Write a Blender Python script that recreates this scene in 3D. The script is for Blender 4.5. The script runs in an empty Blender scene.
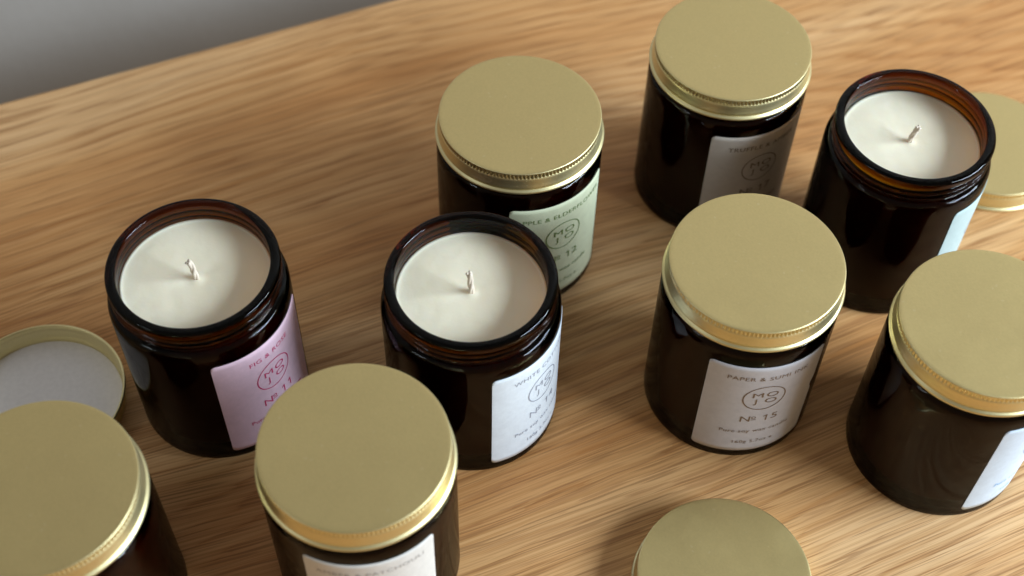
import bpy, bmesh, math, random
from math import sin, cos, pi, radians, exp, sqrt
from mathutils import Matrix, Vector, noise
random.seed(7)
S = 0.035                       # one unit = a jar radius = 35 mm; meshes are written in units and stored in metres
scene = bpy.context.scene
C = scene.collection

# ------------------------------------------------------------------ nodes
def new_mat(name):
    m = bpy.data.materials.new(name); m.use_nodes = True
    nt = m.node_tree; nt.nodes.clear()
    out = nt.nodes.new('ShaderNodeOutputMaterial')
    p = nt.nodes.new('ShaderNodeBsdfPrincipled')
    nt.links.new(p.outputs[0], out.inputs[0])
    return m, nt, p
def N(nt, t, **kw):
    n = nt.nodes.new('ShaderNode' + t)
    for k, v in kw.items():
        if k in n.inputs.keys(): n.inputs[k].default_value = v
        else: setattr(n, k, v)
    return n
def L(nt, a, b): nt.links.new(a, b)
def mapping(nt, scale, rot=(0, 0, 0), loc=(0, 0, 0)):
    tc = N(nt, 'TexCoord'); m = N(nt, 'Mapping')
    m.inputs['Scale'].default_value = scale; m.inputs['Rotation'].default_value = rot; m.inputs['Location'].default_value = loc
    L(nt, tc.outputs['Object'], m.inputs['Vector']); return m
def math_(nt, op, a, b=None, clamp=False):
    n = nt.nodes.new('ShaderNodeMath'); n.operation = op; n.use_clamp = clamp
    for i, x in enumerate((a, b)):
        if x is None: continue
        if isinstance(x, (int, float)): n.inputs[i].default_value = x
        else: L(nt, x, n.inputs[i])
    return n.outputs[0]
def ramp(nt, fac, stops):
    r = nt.nodes.new('ShaderNodeValToRGB'); L(nt, fac, r.inputs[0])
    el = r.color_ramp.elements
    while len(el) < len(stops): el.new(0.5)
    for e, (p, c) in zip(el, stops):
        e.position = p; e.color = (*c, 1) if len(c) == 3 else c
    return r.outputs[0]
def mix(nt, fac, a, b, mode='MIX'):
    n = nt.nodes.new('ShaderNodeMix'); n.data_type = 'RGBA'; n.blend_type = mode
    for i, x in ((0, fac), (6, a), (7, b)):
        if isinstance(x, (int, float)): n.inputs[i].default_value = x
        elif isinstance(x, tuple): n.inputs[i].default_value = (*x, 1)
        else: L(nt, x, n.inputs[i])
    return n.outputs[2]
def bump(nt, p, h, strength, dist):
    b = N(nt, 'Bump'); b.inputs['Strength'].default_value = strength; b.inputs['Distance'].default_value = dist
    L(nt, h, b.inputs['Height']); L(nt, b.outputs[0], p.inputs['Normal'])

def mat_wood():
    m, nt, p = new_mat('oak')
    mp = mapping(nt, (1/S, 1/S, 1/S))
    sep = N(nt, 'SeparateXYZ'); L(nt, mp.outputs[0], sep.inputs[0])
    u, v = sep.outputs[0], sep.outputs[1]
    def noi(su, sv, det=2.0, rough=0.5, off=0.0, vv=None, dist=0.0):
        cb = N(nt, 'CombineXYZ')
        L(nt, math_(nt, 'MULTIPLY', u, su), cb.inputs[0]); L(nt, math_(nt, 'MULTIPLY', vv if vv is not None else v, sv), cb.inputs[1])
        cb.inputs[2].default_value = off
        n = N(nt, 'TexNoise'); n.inputs['Scale'].default_value = 1; n.inputs['Detail'].default_value = det
        n.inputs['Roughness'].default_value = rough; n.inputs['Distortion'].default_value = dist
        L(nt, cb.outputs[0], n.inputs['Vector']); return n.outputs['Fac']
    # growth rings of a log sawn close to its middle: distance from a pith line that wanders below the board
    M_ = lambda op, *q: math_(nt, op, *q)
    cen = lambda x, k: M_('MULTIPLY', M_('SUBTRACT', x, 0.5), k)
    vw = M_('ADD', v, M_('ADD', cen(noi(0.09, 0.16, 1.0, .5, 3.1), 1.9), cen(noi(0.35, 0.9, 2.0, .5, 9.4), 0.16)))
    dv = M_('SUBTRACT', vw, 3.6)
    dp = M_('ADD', M_('ADD', M_('MULTIPLY', u, .085), 1.7), cen(noi(0.13, 0.20, 1.5, .5, 31.0), 3.0))
    rad = M_('SQRT', M_('ADD', M_('MULTIPLY', dv, dv), M_('MULTIPLY', dp, dp)))
    rad = M_('ADD', M_('MULTIPLY', rad, 5.2), cen(noi(0.32, 4.2, 3.0, .6, 17.0, vw), 1.6))
    fr = M_('FRACT', rad)
    wn = N(nt, 'TexWhiteNoise'); wn.noise_dimensions = '1D'; L(nt, M_('FLOOR', rad), wn.inputs['W'])
    mid = noi(0.22, 9.0, 3.0, .6, 2.0, vw)
    fine = noi(0.30, 34.0, 2.0, .6, 7.0, vw)
    pore = noi(0.8, 40.0, 1.0, .5, 11.0, vw)
    dash = noi(0.75, 22.0, 3.0, .6, 15.0, vw)
    patch = noi(0.20, 0.45, 1.0, .5, 21.0)
    broad = noi(0.05, 0.5, 2.0, .55, 5.0, vw)
    base = ramp(nt, broad, [(.32, (.60, .288, .100)), (.50, (.69, .378, .154)), (.68, (.76, .475, .235))])
    ringc = ramp(nt, fr, [(0, (.72, .54, .36)), (.10, (.80, .66, .48)), (.34, (.99, .98, .97)), (.72, (1.05, 1.07, 1.10)), (.94, (.92, .84, .74)), (1, (.74, .58, .41))])
    strength = M_('ADD', M_('MULTIPLY', wn.outputs['Value'], .50), .10)
    c = mix(nt, strength, base, ringc, 'MULTIPLY')
    mc = ramp(nt, mid, [(.36, (.84, .74, .62)), (.48, (.98, .97, .95)), (.64, (1.05, 1.07, 1.09))])
    c = mix(nt, 0.5, c, mc, 'MULTIPLY')
    fc = ramp(nt, fine, [(.40, (.78, .69, .58)), (.52, (1.03, 1.03, 1.03))])
    c = mix(nt, 0.7, c, fc, 'MULTIPLY')
    # pores: fine dark strokes, crowded into the early wood of each ring
    early = ramp(nt, fr, [(0, (1, 1, 1)), (.36, (.85, .85, .85)), (.55, (.12, .12, .12)), (.9, (.2, .2, .2)), (1, (1, 1, 1))])
    pd = M_('MULTIPLY', ramp(nt, pore, [(.50, (0, 0, 0)), (.58, (1, 1, 1))]), early)
    c = mix(nt, M_('MULTIPLY', pd, .6), c, (.27, .115, .038))
    dd = M_('MULTIPLY', ramp(nt, dash, [(.54, (0, 0, 0)), (.61, (1, 1, 1))]), ramp(nt, patch, [(.40, (.15, .15, .15)), (.58, (1, 1, 1))]))
    c = mix(nt, M_('MULTIPLY', dd, .6), c, (.42, .19, .07))
    L(nt, c, p.inputs['Base Color'])
    r = ramp(nt, mid, [(.3, (.58, .58, .58)), (.7, (.47, .47, .47))]); L(nt, r, p.inputs['Roughness'])
    p.inputs['Specular IOR Level'].default_value = .3
    h = math_(nt, 'SUBTRACT', math_(nt, 'MULTIPLY', fine, .5), pd)
    bump(nt, p, h, 0.3, 0.0001)
    return m
def mat_wall():
    m, nt, p = new_mat('painted_plaster')
    mp = mapping(nt, (1/S, 1/S, 1/S))
    n = N(nt, 'TexNoise', Scale=5.0, Detail=4.0); L(nt, mp.outputs[0], n.inputs['Vector'])
    n2 = N(nt, 'TexNoise', Scale=.5, Detail=3.0); L(nt, mp.outputs[0], n2.inputs['Vector'])
    L(nt, ramp(nt, n2.outputs['Fac'], [(.3, (.37, .342, .312)), (.7, (.40, .372, .342))]), p.inputs['Base Color'])
    p.inputs['Roughness'].default_value = .85
    bump(nt, p, n.outputs['Fac'], .35, .0009)
    return m
def mat_glass():
    """amber glass: refraction with a weak surface reflection, coloured by absorption in its thickness"""
    m = bpy.data.materials.new('amber_glass'); m.use_nodes = True
    nt = m.node_tree; nt.nodes.clear(); out = nt.nodes.new('ShaderNodeOutputMaterial')
    rf = N(nt, 'BsdfRefraction'); rf.inputs['IOR'].default_value = 1.42; rf.inputs['Roughness'].default_value = .0
    gl = N(nt, 'BsdfGlossy'); gl.inputs['Roughness'].default_value = .03
    fr = N(nt, 'Fresnel'); fr.inputs['IOR'].default_value = 1.45
    mx = N(nt, 'MixShader')
    L(nt, math_(nt, 'MULTIPLY', fr.outputs[0], .58), mx.inputs[0]); L(nt, rf.outputs[0], mx.inputs[1]); L(nt, gl.outputs[0], mx.inputs[2])
    va = N(nt, 'VolumeAbsorption'); va.inputs['Color'].default_value = AMBER; va.inputs['Density'].default_value = 2500
    mp = mapping(nt, (1/S, 1/S, 1/S))
    n = N(nt, 'TexNoise', Scale=1.6, Detail=1.0); L(nt, mp.outputs[0], n.inputs['Vector'])
    b = N(nt, 'Bump'); b.inputs['Strength'].default_value = .35; b.inputs['Distance'].default_value = .0012
    L(nt, n.outputs['Fac'], b.inputs['Height'])
    for q in (rf, gl, fr): L(nt, b.outputs[0], q.inputs['Normal'])
    L(nt, mx.outputs[0], out.inputs['Surface']); L(nt, va.outputs[0], out.inputs['Volume'])
    return m
def mat_gold(name, col, rough, grain):
    m, nt, p = new_mat(name)
    mp = mapping(nt, (1/S, 1/S, 1/S))
    n = N(nt, 'TexNoise', Scale=38.0, Detail=3.0); L(nt, mp.outputs[0], n.inputs['Vector'])
    n2 = N(nt, 'TexNoise', Scale=2.2, Detail=4.0, Roughness=.6); L(nt, mp.outputs[0], n2.inputs['Vector'])
    c = mix(nt, n.outputs['Fac'], tuple(x*.94 for x in col), tuple(min(1, x*1.06) for x in col))
    sc = N(nt, 'TexNoise', Scale=14.0, Detail=1.0); L(nt, mp.outputs[0], sc.inputs['Vector'])
    spk = ramp(nt, sc.outputs['Fac'], [(.755, (0, 0, 0)), (.775, (1, 1, 1))])
    c = mix(nt, math_(nt, 'MULTIPLY', spk, .18), c, (.95, .85, .55))
    L(nt, c, p.inputs['Base Color'])
    p.inputs['Metallic'].default_value = 1
    L(nt, ramp(nt, n2.outputs['Fac'], [(.3, (rough-.03,)*3), (.7, (rough+.04,)*3)]), p.inputs['Roughness'])
    bump(nt, p, n.outputs['Fac'], grain, .00012)
    return m
def mat_wax():
    m, nt, p = new_mat('soy_wax')
    mp = mapping(nt, (1/S, 1/S, 1/S))
    n = N(nt, 'TexNoise', Scale=1.7, Detail=3.0); L(nt, mp.outputs[0], n.inputs['Vector'])
    L(nt, ramp(nt, n.outputs['Fac'], [(.3, (.88, .795, .60)), (.7, (.92, .845, .66))]), p.inputs['Base Color'])
    p.inputs['Roughness'].default_value = .48
    p.inputs['Subsurface Weight'].default_value = .35
    p.inputs['Subsurface Radius'].default_value = (1, .7, .4); p.inputs['Subsurface Scale'].default_value = .003
    b = N(nt, 'TexNoise', Scale=7.0, Detail=3.0); L(nt, mp.outputs[0], b.inputs['Vector'])
    bump(nt, p, b.outputs['Fac'], .25, .0006)
    return m
def mat_paper(name, col):
    m, nt, p = new_mat(name)
    mp = mapping(nt, (1/S, 1/S, 1/S))
    n = N(nt, 'TexNoise', Scale=9.0, Detail=6.0, Roughness=.7); L(nt, mp.outputs[0], n.inputs['Vector'])
    L(nt, ramp(nt, n.outputs['Fac'], [(.3, tuple(x*.93 for x in col)), (.7, tuple(min(1, x*1.05) for x in col))]), p.inputs['Base Color'])
    p.inputs['Roughness'].default_value = .6
    n3 = N(nt, 'TexNoise', Scale=40.0, Detail=2.0); L(nt, mp.outputs[0], n3.inputs['Vector'])
    bump(nt, p, n3.outputs['Fac'], .3, .0001)
    return m
def mat_plain(name, col, rough=.6):
    m, nt, p = new_mat(name)
    mp = mapping(nt, (1/S, 1/S, 1/S))
    n = N(nt, 'TexNoise', Scale=20.0, Detail=3.0); L(nt, mp.outputs[0], n.inputs['Vector'])
    L(nt, mix(nt, n.outputs['Fac'], tuple(x*.9 for x in col), tuple(min(1, x*1.1) for x in col)), p.inputs['Base Color'])
    p.inputs['Roughness'].default_value = rough
    return m

AMBER = (.79, .655, .0, 1)      # what two millimetres of the glass let through
WOOD = mat_wood(); WALL = mat_wall(); GLASS = mat_glass(); WAX = mat_wax()
GOLD = mat_gold('brushed_gold_top', (.75, .60, .28), .45, .3)
GOLDS = mat_gold('polished_gold_side', (.82, .73, .41), .44, .15)
LINER = mat_plain('white_liner', (.86, .83, .83), .55)
COTTON = mat_plain('cotton_wick', (.74, .64, .52), .9)

# ------------------------------------------------------------------ objects
def mesh_obj(name, verts, faces, mats, parent=None, smooth=True, midx=None):
    me = bpy.data.meshes.new(name)
    me.from_pydata([tuple(c*S for c in v) for v in verts], [], faces)
    for m in (mats if isinstance(mats, (list, tuple)) else [mats]): me.materials.append(m)
    if midx: me.polygons.foreach_set('material_index', midx)
    bm = bmesh.new(); bm.from_mesh(me)
    bmesh.ops.recalc_face_normals(bm, faces=bm.faces)
    bm.to_mesh(me); bm.free()
    if smooth: me.polygons.foreach_set('use_smooth', [True]*len(me.polygons))
    me.update()
    o = bpy.data.objects.new(name, me); C.objects.link(o)
    if parent: o.parent = parent
    return o
def lathe(prof, seg, rfun=None):
    """prof: (r, z) from axis to axis; rfun(i, r, z, theta) may change the radius"""
    V, F, rows = [], [], []
    for i, (r, z) in enumerate(prof):
        if r < 1e-6: rows.append([len(V)]); V.append((0, 0, z)); continue
        row = []
        for k in range(seg):
            t = 2*pi*k/seg; q = rfun(i, r, z, t) if rfun else (r, z)
            row.append(len(V)); V.append((q[0]*cos(t), q[0]*sin(t), q[1]))
        rows.append(row)
    tag = []
    for i in range(len(rows)-1):
        a, b = rows[i], rows[i+1]
        for k in range(seg):
            k2 = (k+1) % seg
            if len(a) == 1: F.append((a[0], b[k], b[k2]))
            elif len(b) == 1: F.append((a[k], a[k2], b[0]))
            else: F.append((a[k], a[k2], b[k2], b[k]))
            tag.append(i)
    return V, F, tag

ZL = 2.18        # height of a lid's lower rim on a closed jar
def jar_mesh():
    outer = [(0, .05), (.6, .05), (.86, .05), (.93, .010), (.955, 0), (.977, .002), (.989, .010), (.993, .028), (.992, .07), (.990, .2),
             (.990, .6), (.990, 1.1), (.990, 1.6), (.990, 1.93), (.988, 2.0), (.980, 2.045), (.962, 2.082), (.938, 2.104), (.912, 2.113)]
    neck = [(.893, 2.118 + .006*k) for k in range(35)]                      # up to 2.322, threads ride on these
    rim = [(.904, 2.332), (.922, 2.340), (.932, 2.354), (.934, 2.375), (.934, 2.405), (.928, 2.425), (.914, 2.439), (.893, 2.446), (.866, 2.447),
           (.846, 2.444), (.831, 2.435), (.823, 2.42), (.820, 2.40), (.820, 2.3), (.820, 2.14), (.824, 2.08), (.845, 2.02), (.870, 1.96),
           (.880, 1.9), (.882, 1.5), (.882, .9), (.882, .3), (.875, .2), (.84, .14), (.76, .12), (0, .12)]
    prof = outer+neck+rim; n0, n1 = len(outer), len(outer)+len(neck)
    def rf(i, r, z, t):
        if n0 <= i < n1:
            b = 0; f = (t+0.9) % (2*pi)/(2*pi)
            for z0, fade in ((2.150, min(1, f*9)), (2.236, min(1, (1-f)*9))):
                zc = z0+.086*f
                b += .046*fade*exp(-((z-zc)/.0145)**2)
            e = min(1, (z-2.118)/.012, (2.322-z)/.012)
            return r+b*max(0, e), z
        return r, z
    return lathe(prof, 160, rf)
JV = jar_mesh()
def lid_mesh(inner_only=False):
    prof = [(0, .303), (.5, .303), (.90, .303), (.936, .3025), (.945, .3005), (.950, .296), (.952, .290), (.951, .285), (.949, .282),
            (.946, .280), (.944, .275), (.944, .255), (.944, .235), (.944, .218), (.945, .213), (.949, .207), (.953, .195), (.956, .178),
            (.959, .155), (.963, .13), (.969, .105), (.973, .092), (.974, .080), (.970, .069), (.967, .060), (.972, .051), (.987, .045),
            (.998, .034), (1.0, .022), (.996, .010), (.987, .002), (.977, .0), (.969, .004), (.964, .014), (.961, .03), (.956, .045),
            (.957, .060), (.960, .072), (.962, .085), (.956, .11), (.950, .15), (.945, .18), (.940, .205), (.930, .218), (.929, .25),
            (.929, .275), (.925, .286), (.5, .287), (0, .287)]
    def rf(i, r, z, t):
        if 9 <= i <= 13:
            k = {9: .6, 13: .6}.get(i, 1)
            return r+.0095*k*(cos(135*t)), z
        if r > .5: return r+.0006*sin(3*t+z*9), z
        return r, z
    V, F, T = lathe(prof, 720, rf)
    return V, F, [0 if t < 4 else 1 for t in T]
LV = lid_mesh()
def wax_mesh(seed, zt):
    R = .8185; rings = 34; seg = 120; V = [(0, 0, zt)]; F = []
    rnd = Vector((seed*3.1, seed*1.7, 0))
    def hz(x, y, r):
        h = .006*noise.noise(Vector((x*1.6, y*1.6, 0))+rnd)+.0025*noise.noise(Vector((x*6, y*6, 2))+rnd)
        h += .014*exp(-((R-r)/.02))                                          # meniscus at the glass
        h += -.012*exp(-(r/.17)**2)+.022*exp(-(r/.06)**2)                    # dip and collar round the wick
        return zt+h
    V[0] = (0, 0, hz(0, 0, 0))
    for i in range(1, rings+1):
        r = R*(i/rings)**.85
        for k in range(seg):
            t = 2*pi*k/seg; x, y = r*cos(t), r*sin(t); V.append((x, y, hz(x, y, r)))
    side = [(.8185, 2.12), (.822, 2.075), (.842, 2.015), (.867, 1.955), (.877, 1.9), (.879, 1.5), (.879, .9), (.879, .31), (.872, .207), (.837, .145), (.76, .124)]
    for r, z in side:
        for k in range(seg):
            t = 2*pi*k/seg; V.append((r*cos(t), r*sin(t), z))
    V.append((0, 0, .124))
    n = rings+len(side)
    for k in range(seg): F.append((0, 1+k, 1+(k+1) % seg))
    for i in range(n-1):
        for k in range(seg):
            a = 1+i*seg+k; b = 1+i*seg+(k+1) % seg; F.append((a, b, b+seg, a+seg))
    for k in range(seg): F.append((1+(n-1)*seg+k, 1+(n-1)*seg+(k+1) % seg, len(V)-1))
    return V, F
def wick_mesh(path, r0=.029):
    """three twisted cotton strands along a path of points"""
    V, F = [], []; n = 42; seg = 8
    pts = [Vector(p) for p in path]
    def at(t):
        x = t*(len(pts)-1); i = min(int(x), len(pts)-2); f = x-i
        p0 = pts[max(i-1, 0)]; p1 = pts[i]; p2 = pts[i+1]; p3 = pts[min(i+2, len(pts)-1)]
        return .5*((2*p1)+(p2-p0)*f+(2*p0-5*p1+4*p2-p3)*f*f+(-p0+3*p1-3*p2+p3)*f*f*f)
    for s in range(3):
        base = len(V)
        for j in range(n+1):
            t = j/n; p = at(t); d = (at(min(1, t+.02))-at(max(0, t-.02))).normalized()
            a = d.cross(Vector((0, 1, .1))).normalized(); b = d.cross(a)
            tw = 2*pi*(s/3+.7*t); flare = 1+.5*max(0, t-.85)/.15
            c = p+(a*cos(tw)+b*sin(tw))*r0*.5*flare
            rr = r0*.72*(1 if t < .95 else .8)*(1+.12*noise.noise(Vector((j*.9, s*5, 0))))
            for k in range(seg):
                q = 2*pi*k/seg; V.append(tuple(c+(a*cos(q)+b*sin(q))*rr))
        for j in range(n):
            for k in range(seg):
                k2 = (k+1) % seg; F.append((base+j*seg+k, base+j*seg+k2, base+(j+1)*seg+k2, base+(j+1)*seg+k))
        F.append(tuple(base+k for k in range(seg))[::-1]); F.append(tuple(base+n*seg+k for k in range(seg)))
    return V, F

# ---- labels
RB = .990; HALF = radians(40); ZB, ZT = .145, 1.885
def label_mesh(dent=False):
    R0, R1 = RB+.0015, RB+.009; rc = .055; W = HALF*RB; cols = []
    us = [-W+rc*(1-cos(a)) for a in [pi/2*k/6 for k in range(7)]]
    mid = [-W+rc+(2*W-2*rc)*k/30 for k in range(1, 30)]
    us = us+mid+[-x for x in us[::-1]]
    V, F = [], []; nz = 24
    for u in us:
        d = W-abs(u); cut = rc-sqrt(max(0, rc*rc-(rc-d)**2)) if d < rc else 0
        lo, hi = ZB+cut, ZT-cut
        for R in (R0, R1):
            for k in range(nz+1):
                z = lo+(hi-lo)*k/nz; uu = u; rr = R
                if dent and u > 0:                                           # small nick in the free edge of one label
                    g = exp(-((z-1.12)/.07)**2)*max(0, (u-W*.86)/(W*.14)); uu -= .055*g
                    if R == R1: rr += .004*g
                if R == R1: rr += .0012*noise.noise(Vector((u*2.2, z*2.2, 4)))
                t = uu/RB; V.append((rr*cos(t), rr*sin(t), z))
    st = 2*(nz+1)
    for i in range(len(us)-1):
        for k in range(nz):
            a = i*st+k; b = (i+1)*st+k
            F.append((a, b, b+1, a+1)); F.append((a+nz+1, a+nz+2, b+nz+2, b+nz+1))
        for e in (0, nz):
            a = i*st+e; b = (i+1)*st+e; F.append((a, a+nz+1, b+nz+1, b))
    for i in (0, len(us)-1):
        for k in range(nz):
            a = i*st+k; F.append((a, a+1, a+nz+2, a+nz+1))
    return V, F
def text2d(s, size, spacing=1.0, wide=1.0, weight=0.0):
    cu = bpy.data.curves.new('t', 'FONT'); cu.body = s; cu.size = size; cu.align_x = 'CENTER'; cu.align_y = 'CENTER'
    cu.space_character = spacing; cu.offset = weight; cu.resolution_u = 6
    o = bpy.data.objects.new('t', cu); C.objects.link(o)
    dg = bpy.context.evaluated_depsgraph_get(); me = o.evaluated_get(dg).to_mesh()
    V = [(v.co.x*wide, v.co.y) for v in me.vertices]; F = [tuple(p.vertices) for p in me.polygons]
    o.evaluated_get(dg).to_mesh_clear(); bpy.data.objects.remove(o); bpy.data.curves.remove(cu)
    return V, F
def lettering_mesh(title, number):
    V2, F2 = [], []
    def add(vf, x, z):
        b = len(V2); V2.extend((a+x, c+z) for a, c in vf[0]); F2.extend(tuple(b+i for i in f) for f in vf[1])
    if title: add(text2d(title, .098, 1.10, 1.08), 0, 1.665)
    cz = 1.275; n = 72; ro, ri = .236, .223; b = len(V2)                      # ring round the maker's mark
    for k in range(n):
        t = 2*pi*k/n; V2.append((ro*cos(t)*1.04, cz+ro*sin(t))); V2.append((ri*cos(t)*1.04, cz+ri*sin(t)))
    for k in range(n):
        k2 = (k+1) % n; F2.append((b+2*k, b+2*k2, b+2*k2+1, b+2*k+1))
    for ch, x, z in (('M', -.080, 1.336), ('O', .084, 1.336), ('J', -.086, 1.214), ('O', .080, 1.212)):
        add(text2d(ch, .132, 1, 1.1 if ch == 'J' else 1.4), x, z)
    if number:
        add(text2d('N', .165, 1, 1.05), -.155, .845); add(text2d('o', .10, 1, 1.1), -.062, .882)
        b = len(V2); V2.extend([(-.092, .822), (-.032, .822), (-.032, .834), (-.092, .834)]); F2.append((b, b+1, b+2, b+3))
        for ch, x in zip(number, (.075, .185)):
            if ch == '1':                                                    # a one with a flag
                b = len(V2); V2.extend((x+p, .845+q) for p, q in ((.006, -.060), (.022, -.060), (.022, .060), (.006, .060), (-.028, .034), (-.020, .024), (.006, .042)))
                F2.append(tuple(b+i for i in range(7)))
            else: add(text2d(ch, .165, 1, 1.15), x, .845)
    add(text2d('Pure soy wax candle', .092, 1.08, 1.0), 0, .585)
    add(text2d('160g 5.7oz e', .085, 1.12, 1.0), 0, .345)
    V, R = [], RB+.0125
    for u, z in V2: t = u/RB; V.append((R*cos(t), R*sin(t), z))
    return V, F2

def candle(name, x, y, label, group, face, paper, ink, title=None, number=None, lid=True, zt=2.18, wick=None, seed=0, dent=False, turn=0):
    root = bpy.data.objects.new(name, None); C.objects.link(root)
    root.location = (x*S, y*S, .0001); root.empty_display_size = .02
    root['label'] = label; root['category'] = 'candle'
    root['group'] = group
    g = bpy.data.objects.new('glass_jar', JARME) if JARME else None
    C.objects.link(g); g.parent = root; g.rotation_euler.z = turn
    V, F = wax_mesh(seed, zt if not lid else 2.17)
    w = mesh_obj('wax', V, F, WAX, root)
    if wick:
        V, F = wick_mesh([(a, b, zt+c) for a, b, c in wick]); mesh_obj('wick', V, F, COTTON, w)
    V, F = label_mesh(dent); lb = mesh_obj('label', V, F, paper, root); lb.rotation_euler.z = radians(face)
    for p in lb.data.polygons: p.use_smooth = True
    V, F = lettering_mesh(title, number); mesh_obj('lettering', V, F, ink, lb, smooth=False)
    if lid:
        l = bpy.data.objects.new('lid', LIDME); C.objects.link(l); l.parent = root; l.location = (0, 0, ZL*S); l.rotation_euler.z = turn*1.7
    return root

tmp = mesh_obj('glass_jar', JV[0], JV[1], GLASS); JARME = tmp.data; bpy.data.objects.remove(tmp)
tmp = mesh_obj('lid', LV[0], LV[1], [GOLD, GOLDS], midx=LV[2]); LIDME = tmp.data; bpy.data.objects.remove(tmp)

P_white = mat_paper('white_paper', (.71, .77, .83)); P_pink = mat_paper('pink_paper', (.80, .56, .67)); P_green = mat_paper('pale_green_paper', (.63, .67, .46))
P_grey = mat_paper('warm_grey_paper', (.56, .54, .565)); P_cream = mat_paper('cream_paper', (.72, .69, .64)); P_blue = mat_paper('pale_blue_paper', (.62, .72, .82))
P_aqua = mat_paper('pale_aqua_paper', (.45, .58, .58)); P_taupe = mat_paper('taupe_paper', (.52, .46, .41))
I_red = mat_plain('crimson_ink', (.60, .04, .16)); I_green = mat_plain('green_ink', (.13, .21, .06)); I_brown = mat_plain('brown_ink', (.20, .13, .08))
I_grey = mat_plain('slate_ink', (.33, .35, .42)); I_blue = mat_plain('light_blue_ink', (.25, .52, .80)); I_dark = mat_plain('dark_brown_ink', (.12, .07, .035))
I_pale = mat_plain('faded_grey_ink', (.40, .38, .36))

GC = 'closed candles with gold lids on the oak table'; GO = 'open candles showing wax and wick on the oak table'
candle('candle_jar', .041, 11.208, 'closed amber candle with gold lid and pale green label numbered 12', GC, -55.5, P_green, I_green, 'APPLE & ELDERFLOWER', '12', turn=.3, seed=1)
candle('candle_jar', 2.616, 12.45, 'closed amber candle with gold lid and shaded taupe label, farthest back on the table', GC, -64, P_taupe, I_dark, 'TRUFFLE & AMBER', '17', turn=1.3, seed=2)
candle('candle_jar', 2.630, 9.127, 'closed amber candle with gold lid and grey label numbered 15', GC, -79, P_grey, I_brown, 'PAPER & SUMI INK', '15', turn=2.4, seed=3, dent=True)
candle('candle_jar', 5.013, 8.413, 'closed amber candle with gold lid and pale blue label at the right edge', GC, -41, P_blue, I_blue, None, None, turn=3.3, seed=4)
candle('candle_jar', -1.493, 6.726, 'closed amber candle with gold lid and cream label cut off by the bottom edge', GC, -78.3, P_cream, I_pale, 'AMBER & PATCHOULI', None, turn=4.6, seed=5)
candle('candle_jar', -4.453, 6.191, 'closed amber candle with gold lid, nearest the lower left corner and overlapping the upturned lid', GC, -95, P_cream, I_pale, None, None, turn=5.5, seed=6)
candle('candle_jar', -3.418, 8.905, 'open amber candle with pink label and crimson lettering, next to the upturned lid', GO, -36, P_pink, I_red, 'FIG & ROSE', '11', lid=False, zt=2.19, seed=7, turn=.9,
       wick=[(.0, .0, -.05), (.0, -.0, .05), (-.012, .0, .11), (-.01, .005, .18), (-.025, .0, .25), (-.045, -.005, .29)])
candle('candle_jar', -.440, 8.830, 'open amber candle with bright white label and grey lettering, in the middle of the table', GO, -35, P_white, I_grey, 'WHITE COTTON', '14', lid=False, zt=2.17, seed=8, turn=2.0,
       wick=[(.0, .0, -.05), (.0, -.0, .06), (-.005, .0, .14), (-.01, .005, .24), (-.02, .0, .34)])
candle('candle_jar', 4.664, 11.234, 'open amber candle at the upper right with pale aqua label facing away', GO, -22, P_aqua, I_grey, None, None, lid=False, zt=2.15, seed=9, turn=3.6,
       wick=[(.0, .0, -.05), (.0, -.0, .05), (.012, .0, .10), (.02, .005, .15), (.035, .0, .20), (.045, .0, .25)])

GL = 'loose gold lids lying on the oak table'
def tag_lid(o, label): o['label'] = label; o['category'] = 'lid'; o['group'] = GL
l1 = bpy.data.objects.new('jar_lid', LIDME); C.objects.link(l1); l1.location = (2.396*S, 6.462*S, .0001); l1.rotation_euler.z = .4
tag_lid(l1, 'loose gold lid lying top up on the table at the bottom picture edge')
l2 = bpy.data.objects.new('jar_lid', LIDME); C.objects.link(l2); l2.location = (6.5*S, 12.98*S, .0001); l2.rotation_euler.z = 1.9
tag_lid(l2, 'loose gold lid lying flat top up behind the open candle at the upper right')
root = bpy.data.objects.new('jar_lid', None); C.objects.link(root); root.location = (-5.533*S, 8.552*S, .0001)
tag_lid(root, 'upturned gold lid with its white liner showing, left of the pink labelled candle')
sh = bpy.data.objects.new('shell', LIDME); C.objects.link(sh); sh.parent = root; sh.rotation_euler = (pi, 0, .6); sh.location = (0, 0, .303*S)
V, F, _ = lathe([(0, .0175), (.927, .0175), (.929, .03), (.924, .036), (.915, .0375), (.5, .038), (0, .0385)], 160)
mesh_obj('liner', V, F, LINER, root)

# ------------------------------------------------------------------ table and wall
YAW = radians(23.74); ax = Vector((cos(YAW), sin(YAW), 0)); nrm = Vector((-sin(YAW), cos(YAW), 0))
edge = Vector((-4.6167, 14.67, 0))
def slab(name, mats, c, half, bev, parts=None):
    bm = bmesh.new(); bmesh.ops.create_cube(bm, size=2)
    for v in bm.verts: v.co = Vector((v.co.x*half[0], v.co.y*half[1], v.co.z*half[2]))*S
    if bev: bmesh.ops.bevel(bm, geom=bm.edges[:]+bm.verts[:], offset=bev*S, segments=4, affect='EDGES', profile=.5)
    me = bpy.data.meshes.new(name); bm.to_mesh(me); bm.free(); me.materials.append(mats)
    o = bpy.data.objects.new(name, me); C.objects.link(o); o.location = c*S; o.rotation_euler.z = YAW
    return o
mid = edge + ax*(edge.dot(ax)*-1+2.0)
GAP = 3.8                        # the table stands a hand's width off the wall
tb = slab('table', WOOD, mid - nrm*9.0 + Vector((0, 0, -.45)), (30, 9.0, .45), .05)
tb['label'] = 'light oak table top with wavy orange brown grain under the candles'; tb['category'] = 'table'
wl = slab('wall', WALL, mid + nrm*(2+GAP) + Vector((0, 0, 18)), (60, 2.0, 34), 0)
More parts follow.
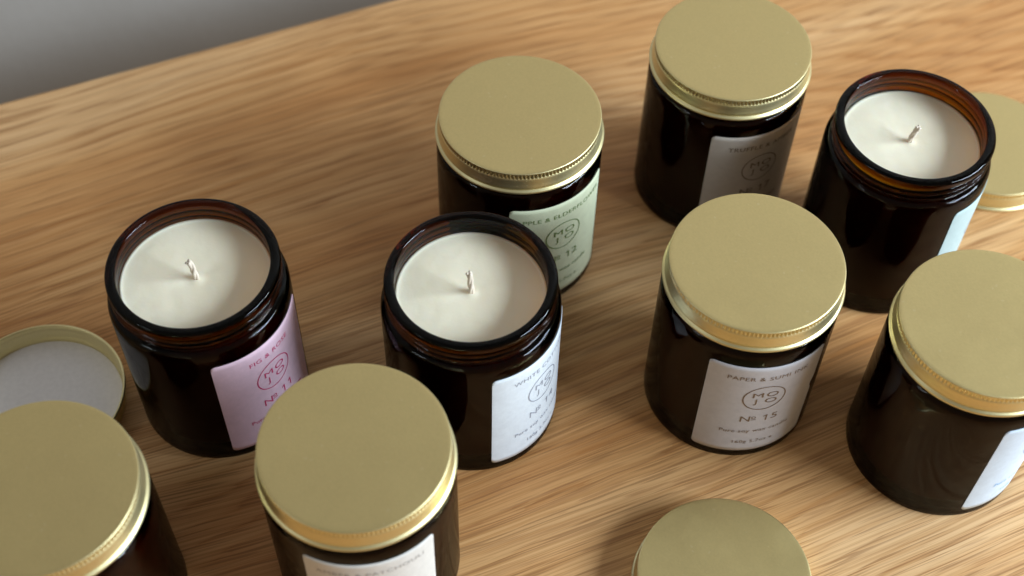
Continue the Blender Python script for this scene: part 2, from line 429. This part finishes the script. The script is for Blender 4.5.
wl['kind'] = 'structure'

# ------------------------------------------------------------------ light
def area(name, loc, target, sx, sy, power, col):
    ld = bpy.data.lights.new(name, 'AREA'); ld.shape = 'RECTANGLE'; ld.size = sx; ld.size_y = sy; ld.energy = power; ld.color = col
    o = bpy.data.objects.new(name, ld); C.objects.link(o); o.location = loc
    o.rotation_euler = (Vector(target)-Vector(loc)).to_track_quat('-Z', 'Y').to_euler(); return o
T = Vector((0, 9.5*S, 0))
def pol(az, el, d): a, e = radians(az), radians(el); return T+Vector((cos(a)*cos(e), sin(a)*cos(e), sin(e)))*d
area('window_light', pol(-11, 27, 1.8), T, 1.15, .58, 62, (.74, .875, 1.0))
area('far_window_light', pol(-150, 38, 2.2), T, .35, .6, 3.5, (.80, .90, 1.0))
w = bpy.data.worlds.new('World'); scene.world = w; w.use_nodes = True
nt = w.node_tree; bg = nt.nodes['Background']
tc = N(nt, 'TexCoord'); sp = N(nt, 'SeparateXYZ'); L(nt, tc.outputs['Generated'], sp.inputs[0])
L(nt, ramp(nt, math_(nt, 'MULTIPLY_ADD', sp.outputs[2], .5), [(0, (.34, .24, .14)), (.5, (1.05, .78, .44)), (.8, (.74, .63, .47)), (1, (.56, .54, .52))]), bg.inputs[0])
bg.inputs[1].default_value = .25

# ------------------------------------------------------------------ camera
f, pitch, roll, h = 1382.73, .93485, .02703, 14.2296
fwd = Vector((0, cos(pitch), -sin(pitch))); right = Vector((1, 0, 0)); up = right.cross(fwd)
R_ = right*cos(roll)+up*sin(roll); U_ = -right*sin(roll)+up*cos(roll)
cd = bpy.data.cameras.new('camera'); cam = bpy.data.objects.new('camera', cd); C.objects.link(cam); scene.camera = cam
M = Matrix((R_, U_, -fwd)).transposed().to_4x4(); M.translation = Vector((0, 0, h*S)); cam.matrix_world = M
cd.sensor_width = 36; cd.lens = f*36/1024; cd.clip_start = .01; cd.clip_end = 20
cd.dof.use_dof = True
cd.dof.focus_distance = (Vector((1.5, 8.6, 1.4))-Vector((0, 0, h))).dot(fwd)*S
cd.dof.aperture_fstop = 6.8

scene.view_settings.view_transform = 'Standard'; scene.view_settings.look = 'None'
scene.view_settings.exposure = 0; scene.view_settings.gamma = 1
cy = scene.cycles
cy.max_bounces = 14; cy.transmission_bounces = 12; cy.glossy_bounces = 6; cy.diffuse_bounces = 4
cy.caustics_reflective = True; cy.caustics_refractive = True; cy.blur_glossy = .5
cy.sample_clamp_indirect = 6; cy.use_denoising = True
scene.render.resolution_x = 1024; scene.render.resolution_y = 576
